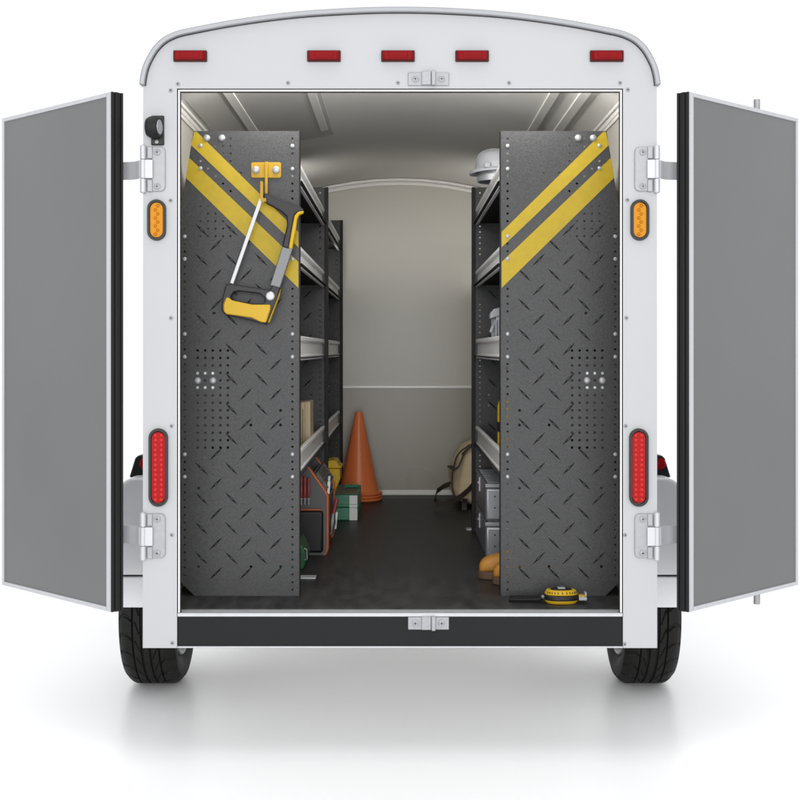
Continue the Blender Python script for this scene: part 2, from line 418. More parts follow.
# hinges
def hinge(s, py):
    # built for the left side (s = 1), mirrored for the right (s = -1)
    cx, cz = px0(150, py)
    X = lambda px: s*px0(px, 0)[0]
    Z = lambda dy: cz-dy*.0035
    o0 = MB()
    r = rrect(min(X(152), X(165.6)), max(X(152), X(165.6)), Z(22), Z(-22.5), .018, 6, (1, 0, 0, 1) if s > 0 else (0, 1, 1, 0))
    o0.prism(r, -.007, .001)
    for a, bb in ((-23.5, -9.5), (9.5, 23.5)): o0.box(X(148), X(153), -.013, .001, Z(a+1), Z(bb-1))
    o = o0.build('hinge', M['steel'], TR, origin=(s*cx, 0, cz), bevel=.002)
    k = MB(); kx = X(143.6)
    for a, bb in ((-23.5, -9.8), (9.8, 23.5)): k.cyl((kx, -.010, Z(a)), (kx, -.010, Z(bb)), .0105, seg=24)
    k.cyl((kx, -.010, Z(-24.3)), (kx, -.010, Z(24.3)), .0055, seg=16)
    k.build('knuckle', M['alu'], o, bevel=.0015)
    k = MB(); k.cyl((kx, -.010, Z(-9.2)), (kx, -.010, Z(9.2)), .0107, seg=24)
    k.box(X(144), X(153.5), -.0165, -.009, Z(-9.2), Z(9.2))
    pts = [(X(143), -.010, cz), (X(140), -.006, cz), (X(137), .012, cz), (X(133), .026, cz), (X(128), .034, cz), (X(120), .040, cz), (X(114), .042, cz)]
    k.ribbon(pts, (0, 0, 1), .063, .006)
    k.build('strap', M['alu'], o, bevel=.001)
    for dy in (-17, 17):
        c = MB(); bx = X(157.5); bz = Z(dy)
        c.lathe([(0, -.0105), (.0055, -.0105), (.0075, -.0125), (.0105, -.0115), (.0118, -.007)], (bx, 0, bz), 'y', 24)
        c.box(bx-.005, bx+.005, -.0112, -.0100, bz-.0012, bz+.0012, 1); c.box(bx-.0012, bx+.0012, -.0113, -.0100, bz-.005, bz+.005, 1)
        c.build('screw', [M['chrome'], M['dark_gap']], o)
for s in (1, -1):
    for py in (169.5, 536): hinge(s, py)

# latch keepers above and below the opening
def keeper(py, h, yf):
    x0, z = px0(428.5, py); z0 = z-h/2; z1 = z+h/2
    b = MB(); b.box(x0-.0715, x0+.0715, yf-.006, yf+.001, z0, z1)
    b.box(x0-.024, x0+.009, yf-.016, yf-.0055, z0+.001, z1+.003); b.box(x0+.0105, x0+.024, yf-.022, yf-.0055, z0-.001, z1+.004)
    o = b.build('latch_keeper', M['steel'], TR, origin=(x0, yf, z), bevel=.002)
    for k in (-.046, .046):
        c = MB(); c.lathe([(0, yf-.0095), (.006, yf-.0095), (.008, yf-.0115), (.011, yf-.0105), (.012, yf-.0055)], (x0+k, 0, z), 'y', 24)
        c.box(x0+k-.005, x0+k+.005, yf-.0102, yf-.0092, z-.0012, z+.0012, 1); c.box(x0+k-.0012, x0+k+.0012, yf-.0103, yf-.0092, z-.005, z+.005, 1)
        c.build('screw', [M['chrome'], M['dark_gap']], o)
keeper(79.3, .046, 0); keeper(623.2, .045, .004)

# door holder: black bumper with magnet
x0, z0 = px0(157.5, 131)
b = MB(); b.box(px0(151.5, 0)[0], px0(164.3, 0)[0], -.010, .001, px0(0, 145.5)[1], px0(0, 116)[1])
bo = b.build('door_holder', M['black'], TR, origin=(x0, 0, z0), bevel=.003)
b = MB(); cz = px0(0, 128.8)[1]
b.cyl((px0(148.4, 0)[0], -.030, cz), (px0(152.0, 0)[0], -.031, cz), .030, .037, 36); b.cyl((px0(152.0, 0)[0], -.031, cz), (px0(158.6, 0)[0], -.034, cz), .037, .038, 36); b.cyl((px0(158.6, 0)[0], -.034, cz), (px0(161.4, 0)[0], -.036, cz), .038, .033, 36)
b.build('holder_cup', M['rubber'], bo, bevel=.002)
b = MB(); b.cyl((px0(160.6, 0)[0], -.0355, cz), (px0(162.2, 0)[0], -.0365, cz), .026, .025, 32); b.build('magnet', M['steel'], bo, bevel=.001)
b = MB(); x, z = px0(157.2, 142.3); b.lathe([(0, -.0135), (.004, -.0132), (.0065, -.0115), (.007, -.0095)], (x, 0, z), 'y', 20); b.build('screw', M['steel'], bo)

# rear doors
def door(s):
    P1 = Vector((-.9995, -.04)); U = Vector((-.541, .52)).normalized(); N = Vector((U.y, -U.x))  # N into the thickness (towards the trailer side)
    W = .7505; T = .0415
    zt = 2.3205; z0 = .5145
    def q(u, t): v = P1+U*u+N*t; return (s*v.x, v.y)
    def slab(mb, u0, u1, t0, t1, za, zz, mi=0): mb.prism([q(u0, t0), q(u1, t0), q(u1, t1), q(u0, t1)], za, zz, 'z', mi)
    b = MB(); slab(b, .026, W-.014, .003, T-.002, z0+.014, zt-.014)
    o = b.build('door', M['doorpanel'], TR, origin=(s*P1.x, P1.y, z0))
    f = MB()
    slab(f, .002, .029, -.003, .012, z0, zt)                       # wide hinge stile
    slab(f, .0295, .033, -.001, .012, z0+.012, zt-.012)
    slab(f, W-.014, W, -.002, T, z0, zt)
    slab(f, .0335, W-.0145, -.002, T, z0, z0+.0145); slab(f, .0335, W-.0145, -.002, T, zt-.0145, zt)
    f.build('frame', M['alu'], o, bevel=.0015)
    gk = MB()
    for t0, t1, u in ((-.004, .008, -.006), (.0095, .021, -.010), (.0225, .031, -.006), (.0325, T, -.009)): slab(gk, u, .0015, t0, t1, z0+.001, zt-.001)
    slab(gk, -.001, .026, .0125, T-.003, z0+.003, zt-.003)
    gk.build('gasket', M['rubber'], o, bevel=.0015)
    k = MB(); slab(k, 0.02, W-.001, T-.0015, T+.002, z0+.002, zt-.002); k.build('outer_skin', M['white'], o)
    if s < 0:
        r = MB(); c = q(.551, T+.018)
        r.cyl((c[0], c[1], z0-.055), (c[0], c[1], zt+.055), .0125, seg=20)
        for za in (z0+.12, zt-.12, (z0+zt)/2): slab(r, .527, .575, T+.002, T+.034, za-.02, za+.02)
        r.build('lock_rod', M['steel'], o, bevel=.001)
    return o
for s in (1, -1): door(s)

# fenders, fender lamps, wheels
WY, WR = 1.04, .33
def fender(s):
    ztop_f = .916; zl = .533; zb_f = .402
    def sect(r):        # rear view outline (x, z): rounded outer shoulder
        return [(s*.9005, zl), (s*.9005, ztop_f)]+[(s*(1.128-r+r*math.sin(math.radians(a))), ztop_f-r+r*math.cos(math.radians(a))) for a in range(0, 91, 10)]+[(s*1.128, zl)]
    b = MB(); n = 14; rings = []
    ys = [(.60, -.012), (.606, -.004), (.62, 0), (1.0, 0), (1.44, 0), (1.462, -.004), (1.47, -.012)]
    base = sect(.075)
    v = []
    for y, d in ys:
        for x, z in base: v.append((x+(s*d if abs(x) > .95 else 0), y, z+(d if z > zl+.01 else 0)))
    m = len(base); f = [tuple(range(m)), tuple(range(len(ys)*m-1, (len(ys)-1)*m-1, -1))]
    for i in range(len(ys)-1):
        for k in range(m): f.append((i*m+k, i*m+(k+1) % m, (i+1)*m+(k+1) % m, (i+1)*m+k))
    b.mesh_add(v, f)
    o = b.build('fender', M['litwhite'], TR, origin=(s*1.03, 1.04, zb_f), angle=40)
    for ya, yb in ((.60, .66), (1.42, 1.47)):
        b = MB(); b.box(s*.9005, s*1.128, ya, yb, zb_f, zl-.008); b.build('fender_skirt', M['litwhite'], o, bevel=.006)
    b = MB(); b.box(s*.9005, s*1.122, .606, .655, zl-.0078, zl-.0002); b.build('fender_seam', M['dark_gap'], o)
    # small lamp on top
    h = MB(); y0 = .72
    x0 = s*.935; x1 = s*1.078
    h.prism([(s*.955, ztop_f-.010), (s*.985, ztop_f+.062), (s*.997, ztop_f+.080), (s*1.064, ztop_f+.080), (s*1.076, ztop_f+.068), (s*1.100, ztop_f-.010)], y0, y0+.075)
    l = h.build('fender_lamp', M['rubber'], o, bevel=.006)
    c = MB(); c.lathe([(0, y0-.012), (.012, y0-.011), (.021, y0-.006), (.024, y0+.002)], ((1.056 if s > 0 else -1.036), 0, ztop_f+.046), 'y', 24)
    c.build('lens', M['redlens'], o)
for s in (1, -1): fender(s)

def tyre_mesh():
    """tread with grooves and curved sipes, axis along x, centred on 0"""
    NA, half_w = 720, .113
    prof = []                                   # (x, r) across, from inner bead over the tread to outer bead
    for t in np.linspace(0, 1, 12): a = t*PI/2; prof.append((-half_w+.0+.030*(1-math.sin(a))**1.4*1.0-.004*math.sin(2*a), .205+(WR-.028-.205)*t))
    tread = np.linspace(-1, 1, 61)
    for t in tread:
        e = abs(t); drop = .028*max(0, (e-.62)/.38)**2.2
        prof.append((t*(half_w-.001), WR-drop))
    side = [(-x, r) for x, r in prof[:12]][::-1]
    prof += side
    n = len(prof); V = []
    for i in range(NA):
        a = 2*PI*i/NA
        for k, (x, r) in enumerate(prof):
            if 12 <= k < 73:
                t = tread[k-12]; gd = 0
                for gx in (-.47, -.14, .14, .47):
                    if abs(t-gx) < .030: gd = .0085
                ph = (a*26/(2*PI)+ 2.3*math.sin(abs(t)*2.1) + (.5 if t > 0 else 0)) % 1
                e = abs(t)
                if gd == 0:
                    if .53 < e < .97 and (ph < .16): gd = .006
                    if .20 < e < .40 and ((ph*1.0+.3) % 1) < .13: gd = .005
                    if e < .08 and ((ph*2) % 1) < .08: gd = .002
                r = r-gd
            V.append((x, r*math.cos(a), r*math.sin(a)))
    Fc = []
    for i in range(NA):
        j = (i+1) % NA
        for k in range(n-1): Fc.append((i*n+k, i*n+k+1, j*n+k+1, j*n+k))
    return V, Fc
TV, TF = tyre_mesh()
def wheel(s):
    o = MB(); cx = s*1.034
    # the wheel's own mesh is the axle hub and disc; tyre and rim are its sub-parts
    o.lathe([(0, -.02), (.05, -.02), (.06, .0), (.16, .015), (.19, .06), (.202, .075)], (cx, WY, WR), 'x', 40) if s > 0 else o.lathe([(0, .02), (.05, .02), (.06, .0), (.16, -.015), (.19, -.06), (.202, -.075)], (cx, WY, WR), 'x', 40)
    w_ = o.build('wheel', M['rim'], TR, origin=(cx, WY, WR), recalc=False)
    t = MB(); t.mesh_add([(cx+x, WY+y, WR+z) for x, y, z in TV], TF); t.build('tyre', M['tyre'], w_, angle=28)
    r = MB(); r.lathe([(.19, -.08), (.208, -.094), (.213, -.099), (.209, -.105), (.202, -.103), (.195, -.093), (.180, -.08), (.178, .08), (.195, .093), (.202, .103), (.209, .105), (.213, .099), (.208, .094), (.19, .08)], (cx, WY, WR), 'x', 64)
    r.build('rim', M['rim'], w_, angle=50)
    a = MB(); a.cyl((cx-s*.02, WY, WR), (s*.5, WY, WR), .03); a.build('axle', M['beam'], w_)
for s in (1, -1): wheel(s)

# ------------------------------------------------------------------ shelving
DP = 4.79
def pp(px, py): return P(px, py, DP)
OUT = [(193.5, 131), (299, 131), (299, 596), (195, 596), (180.3, 582), (180.3, 212)]
def inside_out(x, y):
    if x < 182.5 or x > 297: return False
    if y < 214 and x < 180.3+(214-y)/83*13.4+2: return False
    return 133 < y < 594
ST1 = [(196.7, 131.6), (298.4, 232), (298.4, 247.4), (194, 145.2), (195.0, 137)]
ST1 = [(194.3, 131.9), (196.9, 131.9), (298.4, 232), (298.4, 247.4), (191.2, 145.2)]
ST2 = [(189.0, 157.6), (298.4, 262), (298.4, 288), (185.8, 177.7)]
def in_stripe(x, y, m=1.6):
    def f(a, b, c, d): return a+(x-c)*(b-a)/(d-c)
    u1, l1 = f(131.9, 232, 196.9, 298.4), f(145.2, 247.4, 191.2, 298.4)
    u2, l2 = f(157.6, 262, 189, 298.4), f(177.7, 288, 185.8, 298.4)
    return u1-m < y < l1+m or u2-m < y < l2+m
PITCH = 7.52
SMALL = [(292.4, y) for y in (146, 169, 236.5, 259, 334, 356.8, 454.3, 476.7)]+[(184.8, y) for y in (236.5, 259, 334, 356.8, 454.3, 476.7)]+[(200.6, 145.6), (200.6, 168.3)]
BIG = [(206.8, 138), (221.9, 138), (197.7, 380.5), (212.9, 380.5)]
def hole_list():
    hs = []; bolts = SMALL+BIG
    def put(x, y, r):
        if not inside_out(x, y) or in_stripe(x, y): return
        if any(math.hypot(x-a, y-c) < 3.6 for a, c in bolts): return
        if any(math.hypot(x-a, y-c) < 4 for a, c, _ in hs): return
        hs.append((x, y, r))
    y = 138.4
    while y < 592: put(292.4, y, 1.15); y += PITCH
    y = 229.0
    while y < 578: put(184.8, y, 1.1); y += PITCH
    for c in range(5):
        for r in range(14): put(200.6+7.5*c, 138.4+PITCH*r, 1.15)
        for r in range(14): put(197.7+7.55*c, 350.5+7.47*r, 1.3)
    for q in [(250.8, 425), (280.5, 410.4), (280.5, 425), (198.6, 488), (280.5, 488), (198.6, 566.6), (251, 566.6), (280.5, 566.6), (240.5, 173), (257, 173), (214, 313)]: put(q[0], q[1], 1.5)
    return hs
HOLES = hole_list()
def mark_list():
    ms = []
    for j in range(-8, 5):
        for i in range(-1, 4):
            for (bx, by, sg) in ((216.0, 453.9, 1), (201.5, 468.8, -1)):
                x, y = bx+29.85*i, by+29.85*j
                if sg < 0: y = 468.6+29.85*j
                if not (188 < x < 289 and 224 < y < 588): continue
                if in_stripe(x, y, 7): continue
                if 194 < x < 226 and 347 < y < 451: continue
                if x < 200 and y < 232: continue
                ms.append((x, y, sg))
    return ms
MARKS = mark_list()

def panel_mesh(s, y, full_detail=True, stripes=True):
    """sheet-metal end panel: real holes, raised tread marks, bent flanges. s = 1 left unit, -1 right unit"""
    def L(px, py): x, z = pp(px, py); return (s*x, z)
    b = MB()
    hol = [circ(*L(x, yy), r*DP/F, 10, .1+.37*k) for k, (x, yy, r) in enumerate(HOLES)]
    b.plate([L(*p) for p in OUT], hol, y+.001, .002)
    xi = s*pp(299, 0)[0]
    z0, z1 = pp(0, 596)[1], pp(0, 131)[1]
    b.box(xi, xi+s*.003, y, y+.040, z0, z1, 1)                      # aisle flange
    b.box(xi-s*.001, xi-s*.018, y+.0025, y+.006, z0+.001, z1-.001, 1)
    xo = s*pp(180.3, 0)[0]
    b.box(xo, xo-s*.003, y+.0025, y+.035, pp(0, 582)[1], pp(0, 212)[1], 1)
    b.box(s*pp(194, 0)[0], xi-s*.001, y+.0025, y+.03, z1-.003, z1, 1)
    for (mx, my, sg) in MARKS:
        cx, cz = L(mx, my); a = math.radians(45)*sg*s
        ux, uz = math.cos(a), math.sin(a)
        def lo(l, w_, h0, h1, mi):
            pts = [(l, 0), (0, w_), (-l, 0), (0, -w_)]
            v = [(cx+p*ux-q*uz, y-h0, cz+p*uz+q*ux) for p, q in pts]
            b.mesh_add(v+[(cx, y-h1, cz)], [(0, 1, 4), (1, 2, 4), (2, 3, 4), (3, 0, 4)], mi, False)
        lo(.0355, .0046, .0002, .0022, 2); lo(.0105, .0036, .0017, .0036, 0)
    return b

def tray(s, y0, y1, zb, zt, unit):
    """shelf: steel tray with an extruded aluminium lip along the aisle"""
    t = MB(); xi, xo = s*-.368, s*(-.755 if zb > 2 else -.815)
    zt_ = zb+.012
    t.box(xi, xo, y0, y1, zt_-.003, zt_); t.box(xo, xo-s*-.002, y0, y1, zt_+.0005, zt_+.05)
    o = t.build('shelf', M['edge'], unit)
    h = zt-zb
    pr = [(0, 0), (.012, 0), (.012, .006), (.007, .009), (.010, .012), (.010, .018), (.004, .021), (.004, h*.55), (.004, h-.026), (.009, h-.023), (.014, h-.016), (.014, h-.004), (.010, h), (0, h)]
    l = MB(); v = []
    for yy in (y0, y1): v += [(s*(-.3915+p), yy, zb+q) for p, q in pr]
    n = len(pr); l.mesh_add(v, [tuple(range(n)), tuple(range(2*n-1, n-1, -1))]+[(i, (i+1) % n, n+(i+1) % n, n+i) for i in range(n)])
    l.build('shelf_lip', M['lipalu'], o, angle=25)

def unit(s):
    lab = 'black perforated steel shelving along the left wall, hacksaw hung on its yellow striped end' if s > 0 else 'black perforated steel shelving along the right wall, tape measure at its foot'
    U = empty('shelving_unit', (s*-.6, 1.9, ZF), lab, 'shelving', 'striped shelving units along both walls')
    def L(px, py): x, z = pp(px, py); return (s*x, z)
    y = .29
    e = panel_mesh(s, y).build('end_panel', [M['powder'], M['edge'], M['mark']], U, recalc=False)
    for st in (ST1, ST2):
        b = MB(); b.prism([L(*p) for p in st], y-.0016, y-.0002); b.build('warning_stripe', M['yellow'], e)
    first = None
    for (bx, by) in SMALL:
        x, z = L(bx, by)
        if first is None:
            c = MB(); c.lathe([(0, y-.0075), (.004, y-.007), (.0068, y-.0045), (.0075, y-.0005)], (x, 0, z), 'y', 20)
            first = c.build('rivet', M['chrome'], e, origin=(x, y, z))
        else: dup(first, (x, y, z))
    first = None
    for (bx, by) in BIG:
        x, z = L(bx, by)
        if first is None:
            c = MB(); c.lathe([(0, y-.011), (.006, y-.0105), (.0108, y-.0075), (.0128, y-.003), (.013, y-.0005)], (x, 0, z), 'y', 28)
            first = c.build('bolt', M['chrome'], e, origin=(x, y, z))
        else: dup(first, (x, y, z))
    sl = MB()                                                       # bright adjusting slots beside the lower bolts
    for k in range(3):
        for py, hh in ((373.2, .0034), (387.5, .0026)):
            x, z = L(197.7+7.6*k, py); sl.prism(circ(x, z, .0052, 12), y-.003, y-.0003)
    sl.build('rivet_row', M['chrome'], e)
    for yd in (1.95, 3.585):
        if s < 0 and yd > 3: continue
        d = panel_mesh(s, yd)
        d.box(s*-.3765, s*-.360, yd-.012, yd+.030, ZF+.004, pp(0, 131)[1], 1)
        d.build('divider_panel', [M['powder'], M['edge'], M['mark']], U, recalc=False)
    for (ya, yb) in ((.332, 1.936), (1.984, 3.575))[:2 if s > 0 else 1]:
        for (zb_, zt_) in ((2.048, 2.132), (1.738, 1.820), (1.384, 1.478), (.945, 1.045)): tray(s, ya, yb, zb_, zt_, U)
    for yy in ((2.03,) if s < 0 else (.64, 2.1)):
        f = MB(); f.box(s*-.46, s*-.338, yy, yy+.06, ZF+.001, ZF+.007)
        f.build('foot_bracket', M['alu'], U, bevel=.001)
    return U, e
UL, EL = unit(1)
UR, ER = unit(-1)

# ------------------------------------------------------------------ hacksaw and its hook
YP = .29
def C(x, y, d=4.75): return P(x/3.6375+170, y/3.6375+120, d)
def CP(pts, d=4.75): return [C(*p, d) for p in pts]
b = MB()
b.prism(CP([(291, 153), (296, 149), (396, 149), (401, 153), (401, 202), (396, 206), (296, 206), (291, 202)]), YP-.007, YP-.002)
b.prism(CP([(342, 148), (353, 148), (353, 262), (348, 270), (342, 262)]), YP-.016, YP-.0065)
b.prism(CP([(333, 296), (346, 306), (346, 292), (341, 284), (341, 228), (331, 226), (330, 285)]), YP-.072, YP-.062)
b.box(C(342, 0)[0], C(352, 0)[0], YP-.072, YP-.0155, C(0, 300)[1], C(0, 288)[1])
hk = b.build('tool_hook', M['hookyellow'], UL, bevel=.002)
for cx in (309, 383):
    x, z = C(cx, 177); c = MB(); c.lathe([(0, YP-.018), (.007, YP-.0175), (.0125, YP-.014), (.0145, YP-.0085), (.0145, YP-.0065)], (x, 0, z), 'y', 28); c.build('bolt', M['chrome'], hk)

x, z = C(290, 735)
HS = empty('hacksaw', (x, YP-.035, z), 'yellow and black hacksaw hanging from a yellow hook on the left shelving end', 'saw')
yf, yb_ = YP-.050, YP-.022
b = MB()
b.prism(CP([(336, 290), (342, 266), (365, 271), (400, 289), (440, 302), (470, 311), (488, 329), (484, 340), (466, 336), (455, 346), (449, 375), (441, 420), (433, 470), (408, 462), (415, 430), (426, 385), (424, 352), (406, 336), (378, 319), (352, 306)]), yf, yb_)
b.build('front_grip', M['black'], HS, bevel=.006, segs=3)
b = MB(); b.prism(CP([(487, 331), (485, 341), (470, 346), (463, 362), (458, 400), (450, 440), (445, 472), (432, 467), (440, 420), (448, 376), (454, 348), (466, 335)]), yf-.003, yb_-.004); b.build('grip_inlay', M['yplastic'], HS, bevel=.005, segs=3)
b = MB(); b.prism(CP([(410, 458), (447, 469), (400, 612), (364, 602)]), yf+.004, yb_-.002); b.build('frame', M['grey'], HS, bevel=.003)
b = MB()
b.plate(CP([(203, 604), (212, 597), (235, 598), (365, 618), (374, 601), (402, 611), (390, 655), (357, 738), (345, 741), (200, 707), (187, 690), (191, 650)]), [CP([(222, 640), (232, 626), (250, 622), (330, 632), (345, 645), (346, 662), (335, 669), (300, 667), (225, 654)])], (yf+yb_)/2, yb_-yf)
b.build('rear_handle', M['black'], HS, bevel=.004, segs=3)
b = MB(); b.prism(CP([(196, 672), (205, 648), (213, 645), (228, 657), (300, 672), (366, 672), (366, 690), (350, 738), (330, 735), (300, 720), (260, 714), (208, 707), (197, 697)]), yf-.007, yb_+.004); b.build('rear_grip', M['yplastic'], HS, bevel=.007, segs=3)
b = MB(); b.prism(CP([(403, 614), (399, 640), (363, 736), (356, 738), (389, 655)]), yf-.002, yb_-.004); b.build('edge_guard', M['hookyellow'], HS, bevel=.002)
b = MB(); b.prism(CP([(325, 284), (338, 288), (230, 597), (218, 592)]), yf+.010, yf+.014); b.build('blade', M['chrome'], HS, bevel=.001)
b = MB(); x, z = C(366, 641); b.lathe([(0, yf-.009), (.013, yf-.008), (.0165, yf-.005), (.0168, yf+.002)], (x, 0, z), 'y', 28); b.build('tension_knob', M['chrome'], HS)

# ------------------------------------------------------------------ things on the floor, left
# traffic cones, nested
def cone(dz, label):
    cx, cy = -.252, 7.86+CAMY
    b = MB(); z = ZF+.0035+dz
    r0, h = .118, .50
    b.lathe([(.142, 0), (.145, .004), (.145, .010), (.141, .0145), (.128, .016), (r0+.004, .020), (r0, .030), (.022, h-.006), (.020, h), (.0155, h), (.0145, h-.01), (r0-.008, .03), (.10, .004), (.10, 0), (.142, 0)], (cx, cy, z), 'z', 72)
    return tag(b.build('traffic_cone', M['orange'], None, origin=(cx, cy, z), angle=40), label, 'traffic cone', 'nested orange traffic cones')
cone(0, 'orange traffic cone at the bottom of the nested stack, its base on the black floor')
cone(.018, 'orange traffic cone in the middle of the nested stack, only its base rim showing')
cone(.036, 'orange traffic cone on top of the nested stack, its whole tapering body in view')

# green first-aid box
x0, x1, yA, yB_ = -.40, -.224, 6.9+CAMY, 7.42+CAMY
FA = empty('first_aid_box', ((x0+x1)/2, (yA+yB_)/2, ZF), 'green plastic first aid box with a white band, on the floor before the cones', 'box')
b = MB(); b.box(x0, x1, yA, yB_, ZF+.001, ZF+.072); b.build('base', M['green'], FA, bevel=.008, segs=3)
b = MB(); b.box(x0, x1, yA, yB_, ZF+.0725, ZF+.140); b.box(x0-.004, x1+.004, yA-.007, yB_+.004, ZF+.0726, ZF+.090)
b.build('lid', M['green'], FA, bevel=.006, segs=3)
b = MB(); b.box(-.385, -.245, yA+.04, yB_-.05, ZF+.1401, ZF+.143); b.build('lid_plate', M['olive'], FA, bevel=.002)
b = MB()
px_, _ = P(349.5, 0, 6.9); pq, _ = P(357.3, 0, 6.9)
b.box(px_, pq, yA-.0015, yA+.003, ZF+.003, ZF+.0715); b.box(px_, pq, yA-.0088, yA-.004, ZF+.0735, ZF+.0895); b.box(px_, pq, yA-.0015, yA+.003, ZF+.091, ZF+.136)
b.build('white_band', M['label'], FA)
b = MB(); b.tube([(-.31, yA+.30, ZF+.142), (-.31, yA+.30, ZF+.155), (-.235, yA+.30, ZF+.155), (-.235, yA+.30, ZF+.142)], .010); b.build('handle', M['green'], FA)

# yellow bin behind the tote
YBn = empty('storage_bin', (-.40, 2.05, ZF), 'yellow plastic storage bin standing upright behind the tool tote', 'bin')
yy0, yy1 = 1.97, 2.16; d_ = yy0-CAMY
def Y(px, py): return P(px, py, d_)
b = MB(); b.prism([Y(322, 540), Y(334.8, 492), Y(340.3, 479), Y(339.8, 468.5), Y(320, 469), Y(318, 540)], yy0, yy1); b.build('body', M['yplastic'], YBn, bevel=.006, segs=3)
b = MB(); b.prism([Y(320, 468.6), Y(339.6, 468.2), Y(341.8, 467.8), Y(341.6, 466.4), Y(339.6, 466.5), Y(336.4, 461), Y(333, 460.3), Y(320, 462.5)], yy0-.006, yy1+.006); b.build('lid', M['yplastic'], YBn, bevel=.004)
b = MB(); b.box(Y(318, 0)[0], Y(333, 0)[0], yy0+.02, yy1-.02, ZF+.001, Y(0, 539)[1]); b.build('foot', M['yplastic'], YBn, bevel=.004)

# tool tote
dT = 5.75; yT = dT+CAMY; LT = .55
def T_(px, py, d=dT): return P(px, py, d)
TT = empty('tool_tote', (-.42, yT+LT/2, ZF), 'dark grey open tool tote with orange edging, on the floor under the left shelving', 'tool bag')
prof = [(262, 557), (321, 557), (325.5, 553), (326.5, 548), (326.5, 496), (323, 490), (312.5, 476), (309, 470), (304, 465), (296, 462), (262, 462)]
edge = [(262, 557.5), (321, 557.5), (325.5, 553.5), (327.2, 548), (327.2, 496), (323.5, 489.5), (313.3, 475.5), (309.5, 469.6), (304.3, 464.5), (296, 461.5)]
for k, yy in enumerate((yT, yT+LT-.02)):
    b = MB(); b.prism([T_(*p) for p in prof], yy, yy+.02); e = b.build('side_wall', M['toolgrey'], TT, bevel=.003)
    b = MB(); b.tube([(lambda q: (q[0], yy+.008, q[1]))(T_(*p)) for p in edge], .0085, 10); b.build('edging', M['otrim'], TT, angle=60)
b = MB(); X1 = T_(325.6, 0)[0]; b.box(T_(262, 0)[0], X1, yT+.021, yT+LT-.021, ZF+.012, ZF+.03)
b.box(X1-.012, X1, yT+.021, yT+LT-.021, ZF+.031, T_(0, 497)[1]); b.build('tub', M['toolgrey'], TT, bevel=.003)
b = MB(); b.box(T_(262, 0)[0], T_(323.5, 0)[0], yT-.028, yT-.001, T_(0, 552)[1], T_(0, 510)[1]); o = b.build('front_pocket', M['black'], TT, bevel=.012, segs=3)
b = MB(); b.tube([(T_(270, 0)[0], yT-.030, T_(0, 509)[1]), (T_(322, 0)[0], yT-.030, T_(0, 509)[1])], .004); b.build('pocket_edging', M['otrim'], TT)
b = MB(); b.box(T_(275, 0)[0], T_(319, 0)[0], yT+.002, yT+.09, ZF+.0012, ZF+.0115); b.build('runner', M['rubber'], TT)
# slanted organiser rail between the side walls (toward the aisle)
A = Vector((T_(313.6, 0)[0], 0, T_(0, 475)[1])); Bv = Vector((T_(324.2, 0)[0], 0, T_(0, 491)[1]))
dr = (Bv-A).normalized(); nr = Vector((-dr.z, 0, dr.x))*-1
if nr.z < 0: nr = -nr
b = MB()
def slab2(u0, u1, t0, t1, ya, yb, mi=0):
    b.prism([((A+dr*u+nr*t).x, (A+dr*u+nr*t).z) for u, t in ((u0, t0), (u1, t0), (u1, t1), (u0, t1))], ya, yb, 'y', mi)
ln = (Bv-A).length
slab2(-.008, ln+.004, -.012, .0, yT+.021, yT+LT-.021)
for k in range(8): yk = yT+.03+k*.065; slab2(.0, ln, .0005, .022, yk, yk+.008)
for u in (0., ln*.48, ln-.008): slab2(u, u+.008, .0005, .020, yT+.022, yT+LT-.022)
b.build('pocket_rail', M['toolgrey'], TT, bevel=.0015)
b = MB()
for k in range(3):
    yk = yT+.05+k*.13
    slab2(ln*.1, ln*.42, .001, .030, yk, yk+.03); slab2(ln*.58, ln*.9, .001, .028, yk+.02, yk+.05)
b.build('pocket', M['strap'], TT, bevel=.003)
b = MB(); xa = X1; b.box(xa+.001, xa+.010, yT+.03, yT+LT-.05, T_(0, 540)[1], T_(0, 500)[1]); b.build('outer_pocket', M['toolgrey'], TT, bevel=.004)
# tools in the tote
for k, px in enumerate((301.3, 304.9, 308.7)):
    x, z = T_(px, 498, 5.70); zt2 = T_(0, (476, 476.5, 478)[k], 5.7)[1]
    SD = empty('screwdriver', (x, 1.2, z), ('red handled screwdriver nearest the shelving upright, in the front of the tool tote', 'middle red handled screwdriver of the row in the front of the tool tote', 'red handled screwdriver nearest the orange edging, in the front of the tool tote')[k], 'screwdriver', 'red screwdrivers in the tote')
    b = MB(); b.lathe([(0, zt2-z), (.005, zt2-z), (.0072, zt2-z-.006), (.0072, .075), (.0055, .06), (.0075, .045), (.0075, .012), (.005, 0), (0, 0)], (x, 1.2, z), 'z', 14); b.build('handle', M['redgrip'], SD)
    b = MB(); b.cyl((x, 1.2, z+.001), (x, 1.2, z-.03), .003, seg=10); b.cyl((x, 1.2, z-.0005), (x, 1.2, z-.006), .007, seg=12); b.build('shaft', M['steel'], SD)
